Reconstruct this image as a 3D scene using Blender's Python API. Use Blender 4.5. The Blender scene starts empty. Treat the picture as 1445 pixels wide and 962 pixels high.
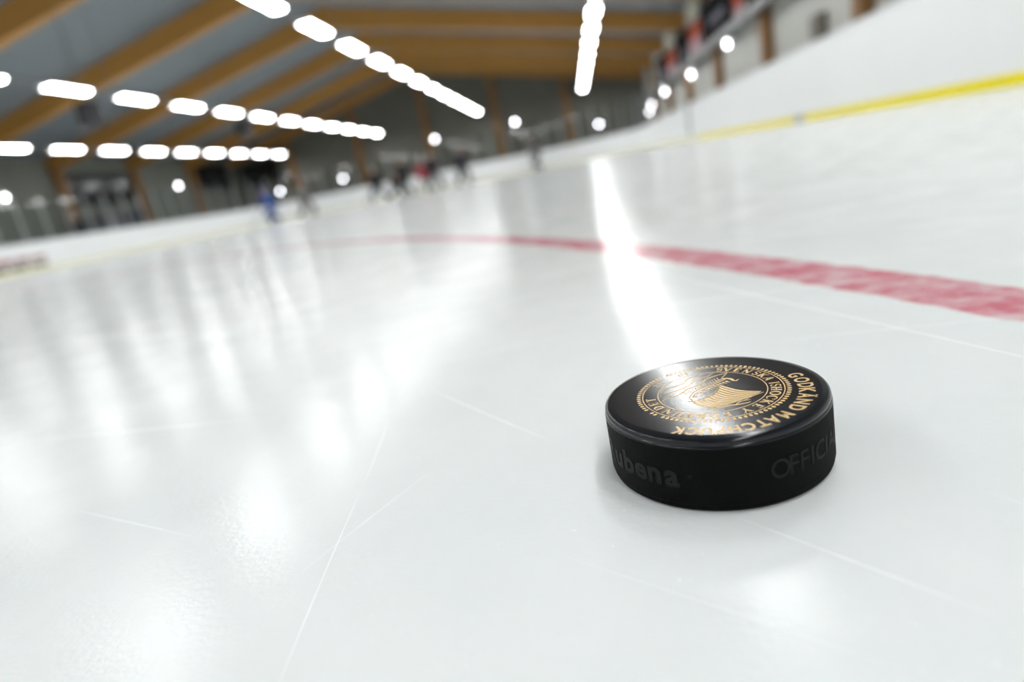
import bpy, bmesh, math, random
from mathutils import Vector, Matrix
random.seed(7)
PI = math.pi
COL = bpy.context.scene.collection
SC = bpy.context.scene

# ------------------------------------------------------------------ helpers
def mesh_obj(name, bm, mats, parent=None, smooth=False, auto=None):
    me = bpy.data.meshes.new(name)
    bm.normal_update()
    bm.to_mesh(me); bm.free()
    o = bpy.data.objects.new(name, me)
    COL.objects.link(o)
    if not isinstance(mats, (list, tuple)): mats = [mats]
    for m in mats: me.materials.append(m)
    if smooth:
        for p in me.polygons: p.use_smooth = True
        if auto is not None:
            me.set_sharp_from_angle(angle=math.radians(auto))
    if parent is not None: o.parent = parent
    return o

def empty(name, loc=(0, 0, 0), rz=0.0):
    o = bpy.data.objects.new(name, None)
    COL.objects.link(o)
    o.location = loc; o.rotation_euler = (0, 0, rz)
    o.empty_display_size = .1
    return o

def tag(o, label=None, cat=None, group=None, kind=None):
    if label: o['label'] = label
    if cat: o['category'] = cat
    if group: o['group'] = group
    if kind: o['kind'] = kind
    return o

def copy_tree(o, parent=None):
    c = o.copy(); COL.objects.link(c)
    if parent is not None: c.parent = parent
    for ch in list(o.children): copy_tree(ch, c)
    return c

def box(bm, x0, x1, y0, y1, z0, z1, mat=0):
    vs = [bm.verts.new(p) for p in ((x0,y0,z0),(x1,y0,z0),(x1,y1,z0),(x0,y1,z0),(x0,y0,z1),(x1,y0,z1),(x1,y1,z1),(x0,y1,z1))]
    for f in ((0,3,2,1),(4,5,6,7),(0,1,5,4),(1,2,6,5),(2,3,7,6),(3,0,4,7)):
        q = bm.faces.new([vs[i] for i in f]); q.material_index = mat

def bevel_all(bm, w, seg=2):
    bmesh.ops.bevel(bm, geom=list(bm.edges), offset=w, segments=seg, affect='EDGES', profile=.5)

def tube(bm, pts, r, n=10, cap=True):
    """round tube through the points, one radius or one per point"""
    pts = [Vector(p) for p in pts]
    rs = r if isinstance(r, (list, tuple)) else [r]*len(pts)
    rings = []
    for i, p in enumerate(pts):
        d = (pts[min(i+1, len(pts)-1)] - pts[max(i-1, 0)]).normalized()
        a = d.orthogonal().normalized() if i == 0 else (rings_a - d*rings_a.dot(d)).normalized()
        rings_a = a
        b = d.cross(a)
        rings.append([bm.verts.new(p + (a*math.cos(2*PI*k/n) + b*math.sin(2*PI*k/n))*rs[i]) for k in range(n)])
    for i in range(len(rings)-1):
        for k in range(n):
            bm.faces.new((rings[i][k], rings[i][(k+1) % n], rings[i+1][(k+1) % n], rings[i+1][k]))
    if cap:
        bm.faces.new(rings[0][::-1]); bm.faces.new(rings[-1])

def lathe(bm, prof, n=64, matf=None):
    rings = []
    for r, z in prof:
        if r < 1e-7: rings.append([bm.verts.new((0, 0, z))])
        else: rings.append([bm.verts.new((r*math.cos(2*PI*k/n), r*math.sin(2*PI*k/n), z)) for k in range(n)])
    for i in range(len(rings)-1):
        a, b = rings[i], rings[i+1]
        for k in range(n):
            k2 = (k+1) % n
            if len(a) == 1 and len(b) == 1: continue
            if len(a) == 1: f = bm.faces.new((a[0], b[k2], b[k]))
            elif len(b) == 1: f = bm.faces.new((a[k], a[k2], b[0]))
            else: f = bm.faces.new((a[k], a[k2], b[k2], b[k]))
            if matf: f.material_index = matf(i)

# ------------------------------------------------------------------ materials
def mat(name, col, rough=.5, metal=0., spec=.5, noise=None, bump=None, coat=0.):
    m = bpy.data.materials.new(name); m.use_nodes = True
    nt = m.node_tree; b = nt.nodes['Principled BSDF']
    b.inputs['Roughness'].default_value = rough
    b.inputs['Metallic'].default_value = metal
    b.inputs['Specular IOR Level'].default_value = spec
    b.inputs['Coat Weight'].default_value = coat
    tc = nt.nodes.new('ShaderNodeTexCoord')
    if noise:
        sc, amt, stretch = noise
        mp = nt.nodes.new('ShaderNodeMapping'); mp.inputs['Scale'].default_value = stretch
        nt.links.new(tc.outputs['Object'], mp.inputs['Vector'])
        n = nt.nodes.new('ShaderNodeTexNoise'); n.inputs['Scale'].default_value = sc; n.inputs['Detail'].default_value = 5
        nt.links.new(mp.outputs[0], n.inputs['Vector'])
        r = nt.nodes.new('ShaderNodeMix'); r.data_type = 'RGBA'
        r.inputs['A'].default_value = tuple(min(1, c*(1-amt)) for c in col[:3]) + (1,)
        r.inputs['B'].default_value = tuple(min(1, c*(1+amt)) for c in col[:3]) + (1,)
        nt.links.new(n.outputs['Fac'], r.inputs['Factor'])
        nt.links.new(r.outputs['Result'], b.inputs['Base Color'])
    else:
        b.inputs['Base Color'].default_value = tuple(col[:3]) + (1,)
    if bump:
        sc, st, dist = bump
        n2 = nt.nodes.new('ShaderNodeTexNoise'); n2.inputs['Scale'].default_value = sc; n2.inputs['Detail'].default_value = 4
        nt.links.new(tc.outputs['Object'], n2.inputs['Vector'])
        bp = nt.nodes.new('ShaderNodeBump'); bp.inputs['Strength'].default_value = st; bp.inputs['Distance'].default_value = dist
        nt.links.new(n2.outputs['Fac'], bp.inputs['Height']); nt.links.new(bp.outputs[0], b.inputs['Normal'])
    return m

def emit(name, col, s):
    m = bpy.data.materials.new(name); m.use_nodes = True
    nt = m.node_tree; b = nt.nodes['Principled BSDF']
    b.inputs['Base Color'].default_value = (.8, .8, .8, 1)
    b.inputs['Emission Color'].default_value = tuple(col) + (1,)
    b.inputs['Emission Strength'].default_value = s
    return m

def stripes_mat(name, col, axis, scale, rough=.5, metal=0., strength=.6, dist=.03, amt=.12):
    """profiled sheet metal: a wave bump across one axis"""
    m = mat(name, col, rough, metal, noise=(.7, amt, (1, 1, 1)))
    nt = m.node_tree; b = nt.nodes['Principled BSDF']
    tc = nt.nodes.new('ShaderNodeTexCoord')
    w = nt.nodes.new('ShaderNodeTexWave'); w.bands_direction = axis; w.inputs['Scale'].default_value = scale
    nt.links.new(tc.outputs['Object'], w.inputs['Vector'])
    bp = nt.nodes.new('ShaderNodeBump'); bp.inputs['Strength'].default_value = strength; bp.inputs['Distance'].default_value = dist
    nt.links.new(w.outputs['Fac'], bp.inputs['Height']); nt.links.new(bp.outputs[0], b.inputs['Normal'])
    return m

M = {}
M['roof'] = stripes_mat('roof_sheet', (.172, .203, .225), 'Y', 1.6, .45, .0)
M['wall_dark'] = stripes_mat('wall_sheet', (.132, .128, .105), 'X', 1.2, .6)
M['wall_side'] = stripes_mat('wall_sheet_side', (.17, .178, .152), 'Y', 1.2, .6)
M['wall_white'] = mat('painted_wall', (.55, .55, .51), .6, noise=(.5, .08, (1, 1, 1)))
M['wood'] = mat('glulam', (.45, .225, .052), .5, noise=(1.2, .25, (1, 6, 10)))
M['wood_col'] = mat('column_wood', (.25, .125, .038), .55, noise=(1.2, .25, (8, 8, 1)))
M['concrete'] = mat('concrete', (.30, .30, .29), .7, noise=(1.5, .15, (1, 1, 1)), bump=(30, .2, .01))
M['board'] = mat('board_plastic', (.80, .81, .81), .35, noise=(.8, .03, (1, 1, 1)))
M['kick'] = mat('kick_yellow', (.80, .68, .0), .5, 0, .1, noise=(2., .05, (1, 1, 1)))
M['kick_pale'] = mat('kick_worn', (.74, .70, .36), .5, 0, .1, noise=(2., .08, (1, 1, 1)))
M['cap'] = mat('cap_rail', (.74, .76, .78), .35)
M['gate_grey'] = mat('gate_grey', (.38, .41, .42), .45, .3)
M['steel'] = mat('galvanised', (.24, .25, .26), .45, .4)
M['alu'] = mat('aluminium', (.60, .61, .62), .4, .5)
M['black'] = mat('black_paint', (.012, .012, .014), .45)
M['dark_glass'] = mat('dark_glazing', (.010, .011, .012), .15)
M['lamp_white'] = mat('lamp_housing', (.75, .76, .76), .4)
M['tube'] = emit('lit_diffuser', (.985, 1., .995), 13.)
M['bulkhead'] = emit('lit_globe', (.97, .95, 1.), 6.5)
M['ad_red'] = mat('ad_red', (.34, .17, .17), .4)
M['ad_grey'] = mat('ad_grey', (.17, .16, .10), .4)

def glass_mat():
    m = bpy.data.materials.new('clear_acrylic'); m.use_nodes = True
    nt = m.node_tree
    for n in list(nt.nodes): nt.nodes.remove(n)
    out = nt.nodes.new('ShaderNodeOutputMaterial')
    t = nt.nodes.new('ShaderNodeBsdfTransparent'); t.inputs[0].default_value = (.93, .95, .95, 1)
    g = nt.nodes.new('ShaderNodeBsdfGlossy'); g.inputs['Roughness'].default_value = .03
    lw = nt.nodes.new('ShaderNodeLayerWeight'); lw.inputs[0].default_value = .5
    pw = nt.nodes.new('ShaderNodeMath'); pw.operation = 'POWER'; pw.inputs[1].default_value = 5.
    sc_ = nt.nodes.new('ShaderNodeMath'); sc_.operation = 'MULTIPLY_ADD'; sc_.inputs[1].default_value = .6; sc_.inputs[2].default_value = .03
    nt.links.new(lw.outputs['Facing'], pw.inputs[0]); nt.links.new(pw.outputs[0], sc_.inputs[0])
    mx = nt.nodes.new('ShaderNodeMixShader')
    nt.links.new(sc_.outputs[0], mx.inputs[0]); nt.links.new(t.outputs[0], mx.inputs[1]); nt.links.new(g.outputs[0], mx.inputs[2])
    nt.links.new(mx.outputs[0], out.inputs[0])
    return m
M['glass'] = glass_mat()

# ------- ice: white painted slab under clear ice, with the red circle painted in
CIRC = (-4.058, -1.096); CR = 4.5
def ice_mat():
    m = bpy.data.materials.new('rink_ice'); m.use_nodes = True
    nt = m.node_tree; L = nt.links.new; b = nt.nodes['Principled BSDF']
    N = nt.nodes.new
    tc = N('ShaderNodeTexCoord')
    def noise(scale, detail=4, stretch=(1, 1, 1), rot=0., rough=.5):
        mp = N('ShaderNodeMapping'); mp.inputs['Scale'].default_value = stretch; mp.inputs['Rotation'].default_value = (0, 0, rot)
        L(tc.outputs['Object'], mp.inputs['Vector'])
        n = N('ShaderNodeTexNoise'); n.inputs['Scale'].default_value = scale; n.inputs['Detail'].default_value = detail
        n.inputs['Roughness'].default_value = rough
        L(mp.outputs[0], n.inputs['Vector']); return n.outputs['Fac']
    def math_(op, a, b_=None, c_=None, clamp=False):
        n = N('ShaderNodeMath'); n.operation = op; n.use_clamp = clamp
        for i, v in enumerate((a, b_, c_)):
            if v is None: continue
            if isinstance(v, (int, float)): n.inputs[i].default_value = v
            else: L(v, n.inputs[i])
        return n.outputs[0]
    def ramp(v, a, b_, lo=0., hi=1.):
        n = N('ShaderNodeMapRange'); n.interpolation_type = 'SMOOTHSTEP'
        L(v, n.inputs['Value'])
        for k, x in (('From Min', a), ('From Max', b_), ('To Min', lo), ('To Max', hi)): n.inputs[k].default_value = x
        return n.outputs['Result']
    def mix(f, A, B):
        n = N('ShaderNodeMix'); n.data_type = 'RGBA'
        if isinstance(f, (int, float)): n.inputs['Factor'].default_value = f
        else: L(f, n.inputs['Factor'])
        for k, v in (('A', A), ('B', B)):
            if isinstance(v, tuple): n.inputs[k].default_value = v
            else: L(v, n.inputs[k])
        return n.outputs['Result']
    # body colour: cool white, cloudy in patches
    cloud = noise(9, 6, (1, 1, 1), .4, .6)
    cloud2 = noise(1.1, 4, (1, 1, 1), 1.1)
    base = mix(ramp(cloud, .3, .7), (.74, .78, .775, 1), (.80, .825, .825, 1))
    base = mix(ramp(cloud2, .35, .65, 0, .4), base, (.84, .85, .855, 1))
    # fine frost left by blades, along two directions
    f1 = noise(60, 3, (1, .035, 1), .55); f2 = noise(75, 3, (1, .03, 1), -.9)
    frost = math_('MULTIPLY', ramp(f1, .60, .72), ramp(cloud, .4, .65))
    frost2 = math_('MULTIPLY', ramp(f2, .62, .74), ramp(cloud2, .4, .6))
    fr = math_('MAXIMUM', frost, frost2)
    # red face-off circle
    sep = N('ShaderNodeSeparateXYZ'); L(tc.outputs['Object'], sep.inputs[0])
    dx = math_('SUBTRACT', sep.outputs[0], CIRC[0]); dy = math_('SUBTRACT', sep.outputs[1], CIRC[1])
    d = math_('SQRT', math_('ADD', math_('MULTIPLY', dx, dx), math_('MULTIPLY', dy, dy)))
    e = math_('ABSOLUTE', math_('SUBTRACT', d, CR))
    wob = math_('MULTIPLY_ADD', noise(45, 4), .012, -.006)
    ring = ramp(math_('ADD', e, wob), .0215, .027, 1., 0.)
    worn = ramp(noise(38, 6, (1, 1, 1), 0., .65), .30, .66, .40, .84)
    ring = math_('MULTIPLY', ring, worn)
    col = mix(ring, base, (.56, .045, .11, 1))
    col = mix(math_('MULTIPLY', fr, .12), col, (.90, .91, .92, 1))
    L(col, b.inputs['Base Color'])
    rg = ramp(noise(14, 5), .3, .7, .13, .20)
    L(math_('ADD', rg, math_('MULTIPLY', fr, .03)), b.inputs['Roughness'])
    b.inputs['IOR'].default_value = 1.31
    b.inputs['Specular IOR Level'].default_value = .215
    # relief: broad resurfacing swell, millimetre pebble
    h = math_('ADD', math_('MULTIPLY', noise(420, 4), .00013), math_('MULTIPLY', noise(60, 3, (1, .6, 1), .3), .0002))
    h = math_('ADD', h, math_('MULTIPLY', noise(9, 2), .0012))
    bp = N('ShaderNodeBump'); bp.inputs['Strength'].default_value = 1.; bp.inputs['Distance'].default_value = 1.
    L(h, bp.inputs['Height']); L(bp.outputs[0], b.inputs['Normal'])
    return m
M['ice'] = ice_mat()

# ------------------------------------------------------------------ setting
XR, XL, YF, YB, RC = 4.05, -22.0, 43.6, -11.0, 7.0      # inner faces of the boards
WXR, WXL, WYF, WYB = 5.75, -26.0, 47.6, -14.5           # hall walls
RIDGE = -10.1
def roof_z(x):
    return 8.85 - .228*abs(x - RIDGE)
def st(o, label=None): return tag(o, label, kind='structure')

bm = bmesh.new(); box(bm, WXL-.2, WXR+.2, WYB-.2, WYF+.2, -.30, -.02)
st(mesh_obj('floor_walkway', bm, M['concrete']), 'grey concrete floor around the rink')
# ice slab with rounded corners
def rink_path(off=0., n=14):
    pts = []
    r = RC + off
    for cx, cy, a0 in ((XR-RC, YB+RC, -90), (XR-RC, YF-RC, 0), (XL+RC, YF-RC, 90), (XL+RC, YB+RC, 180)):
        for k in range(n+1):
            a = math.radians(a0 + 90*k/n)
            pts.append((cx + r*math.cos(a), cy + r*math.sin(a)))
    return pts
bm = bmesh.new()
top = [bm.verts.new((x, y, 0)) for x, y in rink_path(.02)]
bot = [bm.verts.new((x, y, -.05)) for x, y in rink_path(.02)]
bm.faces.new(top); bm.faces.new(bot[::-1])
for i in range(len(top)):
    j = (i+1) % len(top); bm.faces.new((top[i], bot[i], bot[j], top[j]))
ice = st(mesh_obj('floor', bm, M['ice']), 'white rink ice with a red painted circle line')

# walls
def wall_slab(name, m, x0, x1, y0, y1, z1):
    bm = bmesh.new(); box(bm, x0, x1, y0, y1, -.02, z1)
    return st(mesh_obj(name, bm, m))
wall_slab('wall_left', M['wall_side'], WXL-.2, WXL, WYB, WYF, roof_z(WXL)+.05)
wall_slab('wall_right', M['wall_white'], WXR, WXR+.2, WYB, WYF, roof_z(WXR)+.05)
def gable(name, y0, y1, m):
    bm = bmesh.new()
    pr = [(WXL, -.02), (WXR, -.02), (WXR, roof_z(WXR)+.05), (RIDGE, roof_z(RIDGE)+.05), (WXL, roof_z(WXL)+.05)]
    a = [bm.verts.new((x, y0, z)) for x, z in pr]; b = [bm.verts.new((x, y1, z)) for x, z in pr]
    bm.faces.new(a); bm.faces.new(b[::-1])
    for i in range(5):
        j = (i+1) % 5; bm.faces.new((a[i], b[i], b[j], a[j]))
    return st(mesh_obj(name, bm, m))
gable('wall_far', WYF, WYF+.2, M['wall_dark'])
gable('wall_back', WYB-.2, WYB, M['wall_dark'])
# roof sheet
bm = bmesh.new()
pr = [(WXL-.3, roof_z(WXL-.3)), (RIDGE, roof_z(RIDGE)), (WXR+.3, roof_z(WXR+.3))]
lo = [[bm.verts.new((x, y, z+.02)) for x, z in pr] for y in (WYB-.3, WYF+.3)]
hi = [[bm.verts.new((x, y, z+.25)) for x, z in pr] for y in (WYB-.3, WYF+.3)]
for i in (0, 1):
    bm.faces.new((lo[0][i], lo[1][i], lo[1][i+1], lo[0][i+1])); bm.faces.new((hi[0][i], hi[0][i+1], hi[1][i+1], hi[1][i]))
    for k in (0, 1): bm.faces.new((lo[k][i], lo[k][i+1], hi[k][i+1], hi[k][i]))
for i in (0, 2): bm.faces.new((lo[0][i], lo[1][i], hi[1][i], hi[0][i]))
st(mesh_obj('ceiling', bm, M['roof']), 'grey profiled metal roof sheets')

# glulam frames: one beam pair and two columns per bay
BAYS = [-9.95 + 5.75*k for k in range(10)]       # ... 13.05, 18.8, 24.55, 30.3, 36.05, 41.8
for y in BAYS:
    bm = bmesh.new()
    w = .17; dep = .85
    pr = [(WXL+.02, 0), (RIDGE, 0), (WXR-.02, 0)]
    up = [[bm.verts.new((x, yy, roof_z(x)+.01)) for x, _ in pr] for yy in (y-w, y+w)]
    dn = [[bm.verts.new((x, yy, roof_z(x)-dep*(1. if i == 1 else .8))) for i, (x, _) in enumerate(pr)] for yy in (y-w, y+w)]
    for i in (0, 1):
        bm.faces.new((dn[0][i], dn[0][i+1], up[0][i+1], up[0][i])); bm.faces.new((dn[1][i], up[1][i], up[1][i+1], dn[1][i+1]))
        bm.faces.new((dn[0][i], dn[1][i], dn[1][i+1], dn[0][i+1])); bm.faces.new((up[0][i], up[0][i+1], up[1][i+1], up[1][i]))
    for i in (0, 2): bm.faces.new((dn[0][i], up[0][i], up[1][i], dn[1][i]))
    st(mesh_obj('roof_beam', bm, M['wood']), 'brown glulam roof beam')
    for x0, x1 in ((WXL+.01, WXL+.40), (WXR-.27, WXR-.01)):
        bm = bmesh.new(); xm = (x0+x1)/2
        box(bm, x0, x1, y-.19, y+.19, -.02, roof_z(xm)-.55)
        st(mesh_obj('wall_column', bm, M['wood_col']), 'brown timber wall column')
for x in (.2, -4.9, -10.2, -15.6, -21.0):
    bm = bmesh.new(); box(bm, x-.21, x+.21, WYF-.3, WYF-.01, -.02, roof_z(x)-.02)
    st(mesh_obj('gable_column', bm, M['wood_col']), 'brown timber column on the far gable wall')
bm = bmesh.new()
for x0, x1 in ((WXL+.05, RIDGE), (RIDGE, WXR-.05)):
    a = [bm.verts.new((x, y, roof_z(x)-d)) for y in (WYF-.34, WYF-.02) for x in (x0, x1) for d in (.0, .6)]
    for f in ((0,1,3,2),(4,6,7,5),(1,5,7,3),(0,2,6,4),(0,4,5,1),(2,3,7,6)): bm.faces.new([a[i] for i in f])
st(mesh_obj('roof_beam', bm, M['wood']), 'brown glulam beam along the far gable')

# dark openings of the left and far wall
def window(name, x0, x1, y0, y1, z0, z1, label):
    t = bmesh.new(); box(t, x0, x1, y0, y1, z0, z1)
    g = st(mesh_obj(name, t, M['dark_glass']), label)
    f = bmesh.new()
    tall = (x1-x0) < (y1-y0)
    if tall:
        xx0, xx1 = x0-.02, x1+.05
        box(f, xx0, xx1, y0-.1, y0, z0-.1, z1+.1); box(f, xx0, xx1, y1, y1+.1, z0-.1, z1+.1)
        box(f, xx0, xx1, y0, y1, z0-.1, z0); box(f, xx0, xx1, y0, y1, z1, z1+.1)
        box(f, xx0, xx1, (y0+y1)/2-.04, (y0+y1)/2+.04, z0, z1)
    else:
        yy0, yy1 = y0-.05, y1+.02
        box(f, x0-.1, x0, yy0, yy1, z0-.1, z1+.1); box(f, x1, x1+.1, yy0, yy1, z0-.1, z1+.1)
        box(f, x0, x1, yy0, yy1, z0-.1, z0); box(f, x0, x1, yy0, yy1, z1, z1+.1)
        box(f, (x0+x1)/2-.04, (x0+x1)/2+.04, yy0, yy1, z0, z1)
    mesh_obj('window_frame', f, M['black'], g)
window('window_1', WXL+.01, WXL+.06, 30.9, 35.4, 2.9, 4.35, 'long dark window high on the left wall')
window('window_2', WXL+.01, WXL+.06, 42.3, 46.6, 3.1, 4.8, 'dark window at the far end of the left wall')
window('window_3', -25.2, -22.2, WYF-.06, WYF-.01, 3.1, 4.5, 'dark window on the far wall near the left corner')

# ------------------------------------------------------------------ boards
def sweep(bm, pts2d, prof, closed=True):
    """pts2d: inner-face path (x, y, nx, ny outward); prof: closed loop of (outward offset, z)"""
    rings = [[bm.verts.new((x + nx*o, y + ny*o, z)) for o, z in prof] for x, y, nx, ny in pts2d]
    n = len(rings); k = len(prof)
    for i in range(n if closed else n-1):
        a, b = rings[i], rings[(i+1) % n]
        for j in range(k):
            bm.faces.new((a[j], b[j], b[(j+1) % k], a[(j+1) % k]))
    if not closed:
        bm.faces.new(rings[0]); bm.faces.new(rings[-1][::-1])
def path_n():
    a = rink_path(0.); b = rink_path(1.)
    return [(x, y, u-x, v-y) for (x, y), (u, v) in zip(a, b)]
PN = path_n()
BH = 1.17
boards = empty('rink_boards', (0, 0, 0))
tag(boards, 'white rink boards with a yellow kick strip running around the ice', 'rink boards')
bm = bmesh.new(); sweep(bm, PN, [(0, .0), (.09, .0), (.09, BH-.03), (0, BH-.03)]); mesh_obj('board_panel', bm, M['board'], boards, True, 35)
def kick(path, h, m, lab):
    bm = bmesh.new(); sweep(bm, path, [(-.012, .0), (-.001, .0), (-.001, h), (-.006, h), (-.012, h-.007)], False)
    bmesh.ops.recalc_face_normals(bm, faces=list(bm.faces))
    tag(mesh_obj('kick_strip', bm, m, boards, True, 35), lab)
iR = 14                                   # the right straight run lies between path points 14 and 15
x0_, y0_, nx_, ny_ = PN[iR]
MID = (XR, 21.0, 1.0, 0.0)
kick([PN[iR], MID], .105, M['kick'], 'bright yellow kick strip of the right run')
kick([MID] + PN[iR+1:] + PN[:iR+1], .10, M['kick_pale'], 'worn pale yellow kick strip')
bm = bmesh.new(); sweep(bm, PN, [(-.02, BH-.03), (.14, BH-.03), (.14, BH-.005), (.13, BH+.005), (-.01, BH+.005), (-.02, BH-.005)]); mesh_obj('cap_rail', bm, M['cap'], boards, True, 35)
bm = bmesh.new()
box(bm, XR-.016, XR-.001, 22.35, 22.75, .17, BH-.05); box(bm, XR-.022, XR-.001, 22.70, 22.78, .17, BH-.04); box(bm, XR-.022, XR-.001, 22.32, 22.38, .17, BH-.04)
tag(mesh_obj('gate_jamb', bm, M['gate_grey'], boards), 'grey gate jamb on the right boards')
bm = bmesh.new(); box(bm, XR-.03, XR-.012, 11.80, 12.25, .0, .11)
bevel_all(bm, .004)
tag(mesh_obj('kick_joint', bm, M['gate_grey'], boards), 'grey joint plate across the yellow kick strip')
# faded advert at the left
ad = empty('board_advert', (XL, 22.4, 0))
tag(ad, 'faded red and grey advert on the left boards at the photo edge', 'advert')
bm = bmesh.new(); box(bm, .001, .008, -1.5, 1.5, .12, .72); mesh_obj('backing', bm, M['board'], ad)
bm = bmesh.new()
for i, (y0, y1, z0, z1) in enumerate(((-1.35, -.2, .44, .64), (-.1, .5, .44, .64), (.6, 1.3, .46, .62))): box(bm, .008, .011, y0, y1, z0, z1)
mesh_obj('red_band', bm, M['ad_red'], ad)
bm = bmesh.new()
for (y0, y1, z0, z1) in ((-1.35, -.6, .16, .38), (-.5, .3, .16, .38), (.4, 1.3, .17, .36)): box(bm, .008, .011, y0, y1, z0, z1)
mesh_obj('grey_band', bm, M['ad_grey'], ad)

# clear shields with posts: left side, far end and both far corners
def walk(off, step, keep):
    """equal steps along the far run of the board path"""
    a = rink_path(off, 24)
    n = len(a)//4
    seq = a[n:3*n]                       # far right corner, far left corner
    seq = [(XR+off, 36.6)] + seq + [(XL-off, 16.0)]
    out = []; acc = 0.; nxt = 0.
    for (x0, y0), (x1, y1) in zip(seq, seq[1:]):
        d = math.hypot(x1-x0, y1-y0)
        while d > 1e-9 and nxt <= acc + d:
            t = (nxt-acc)/d; out.append((x0+(x1-x0)*t, y0+(y1-y0)*t)); nxt += step
        acc += d
    return out
W_ = walk(.05, 1.22, None)
SH = 1.75
def ordinal(n):
    return ['first','second','third','fourth','fifth','sixth','seventh','eighth','ninth','tenth','eleventh','twelfth','thirteenth','fourteenth','fifteenth','sixteenth','seventeenth','eighteenth','nineteenth','twentieth','twenty-first','twenty-second','twenty-third','twenty-fourth','twenty-fifth','twenty-sixth','twenty-seventh','twenty-eighth','twenty-ninth','thirtieth'][n-1]
cnt = {}
segs = []
for i in range(len(W_)-1):
    (x0, y0), (x1, y1) = W_[i], W_[i+1]
    mx, my = (x0+x1)/2, (y0+y1)/2
    if my > YF - .3: run = 'far'
    elif mx < XL + .3: run = 'left'
    elif mx > -9: run = 'right_corner'
    else: run = 'left_corner'
    segs.append((run, x0, y0, x1, y1))
run_n = {r: sum(1 for s in segs if s[0] == r) for r in ('far', 'left', 'right_corner', 'left_corner')}
for run, x0, y0, x1, y1 in segs:
    cnt[run] = cnt.get(run, 0) + 1; k = cnt[run]
    L_ = math.hypot(x1-x0, y1-y0); rz = math.atan2(y1-y0, x1-x0)
    e = empty('glass_shield', (x0, y0, BH+.005), rz)
    if run == 'far': lab = 'clear shield on the far end boards, %s from the right' % ordinal(k)
    elif run == 'left': lab = 'clear shield on the left side boards, %s from the far corner' % ordinal(k)
    elif run == 'right_corner': lab = 'clear shield on the far right corner of the boards, %s from the right' % ordinal(k)
    else: lab = 'clear shield on the far left corner of the boards, %s from the far end' % ordinal(k)
    tag(e, lab, 'glass panel', 'clear shields standing on the rink boards')
    bm = bmesh.new(); box(bm, .03, L_-.03, -.006, .006, .0, SH); mesh_obj('pane', bm, M['glass'], e)
    bm = bmesh.new(); box(bm, -.018, .018, -.02, .02, .0, SH); bevel_all(bm, .005, 1); mesh_obj('post', bm, M['alu'], e)

# ------------------------------------------------------------------ ceiling lights
ROWS = [(1.44, 'right', 'the right row above the puck'), (-5.95, 'middle', 'the long middle row'),
        (-13.25, 'third', 'the second row from the left'), (-20.7, 'left', 'the lowest left row')]
LZ = 4.61; STEP = 2.78; Y0 = 16.95
def make_light():
    r = empty('ceiling_light')
    bm = bmesh.new(); box(bm, -.18, .18, -.78, .78, .075, .125); bevel_all(bm, .012)
    mesh_obj('housing', bm, M['lamp_white'], r)
    bm = bmesh.new()                     # shallow curved lit diffuser
    prof = [(.17*math.cos(a), .074 - .045*math.sin(a)) for a in [PI*k/12 for k in range(13)]]
    A = [bm.verts.new((x, -.74, z)) for x, z in prof]; B = [bm.verts.new((x, .74, z)) for x, z in prof]
    for i in range(12): bm.faces.new((A[i], A[i+1], B[i+1], B[i]))
    bm.faces.new(A[::-1]); bm.faces.new(B); bm.faces.new((A[0], B[0], B[-1], A[-1]))
    bmesh.ops.recalc_face_normals(bm, faces=list(bm.faces))
    mesh_obj('diffuser', bm, M['tube'], r, True, 40)
    for s in (-1, 1):
        bm = bmesh.new(); y = s*.76
        box(bm, -.178, .178, y-.018, y+.018, .028, .074); bevel_all(bm, .01)
        mesh_obj('end_cap', bm, M['lamp_white'], r)
    return r
light0 = make_light(); first = True
KS = list(range(-10, 11))
for x, rn, desc in ROWS:
    far = max(KS)
    for k in KS:
        y = Y0 + STEP*k
        if y < YB: continue
        o = light0 if first else copy_tree(light0); first = False
        o.location = (x, y, LZ-.075)
        n = far - k + 1
        tag(o, 'white tube light in %s, %s from the far end' % (desc, ordinal(n)), 'ceiling light', 'ceiling lights, ' + rn + ' row')
    ys, ye = YB-.5, Y0 + STEP*10 + .9
    rail = empty('light_rail', (x, 0, LZ))
    tag(rail, 'grey hanging rail carrying the tube lights of %s' % desc, 'light rail', 'rails over the ceiling light rows')
    bm = bmesh.new(); box(bm, -.04, .04, ys, ye, .052, .13); bevel_all(bm, .008, 1); mesh_obj('channel', bm, M['steel'], rail)
    for y in BAYS:
        top = roof_z(x) - .70 - LZ
        bm = bmesh.new(); tube(bm, [(0, y, .13), (0, y, top)], .012, 8); mesh_obj('hanger', bm, M['steel'], rail)

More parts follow.
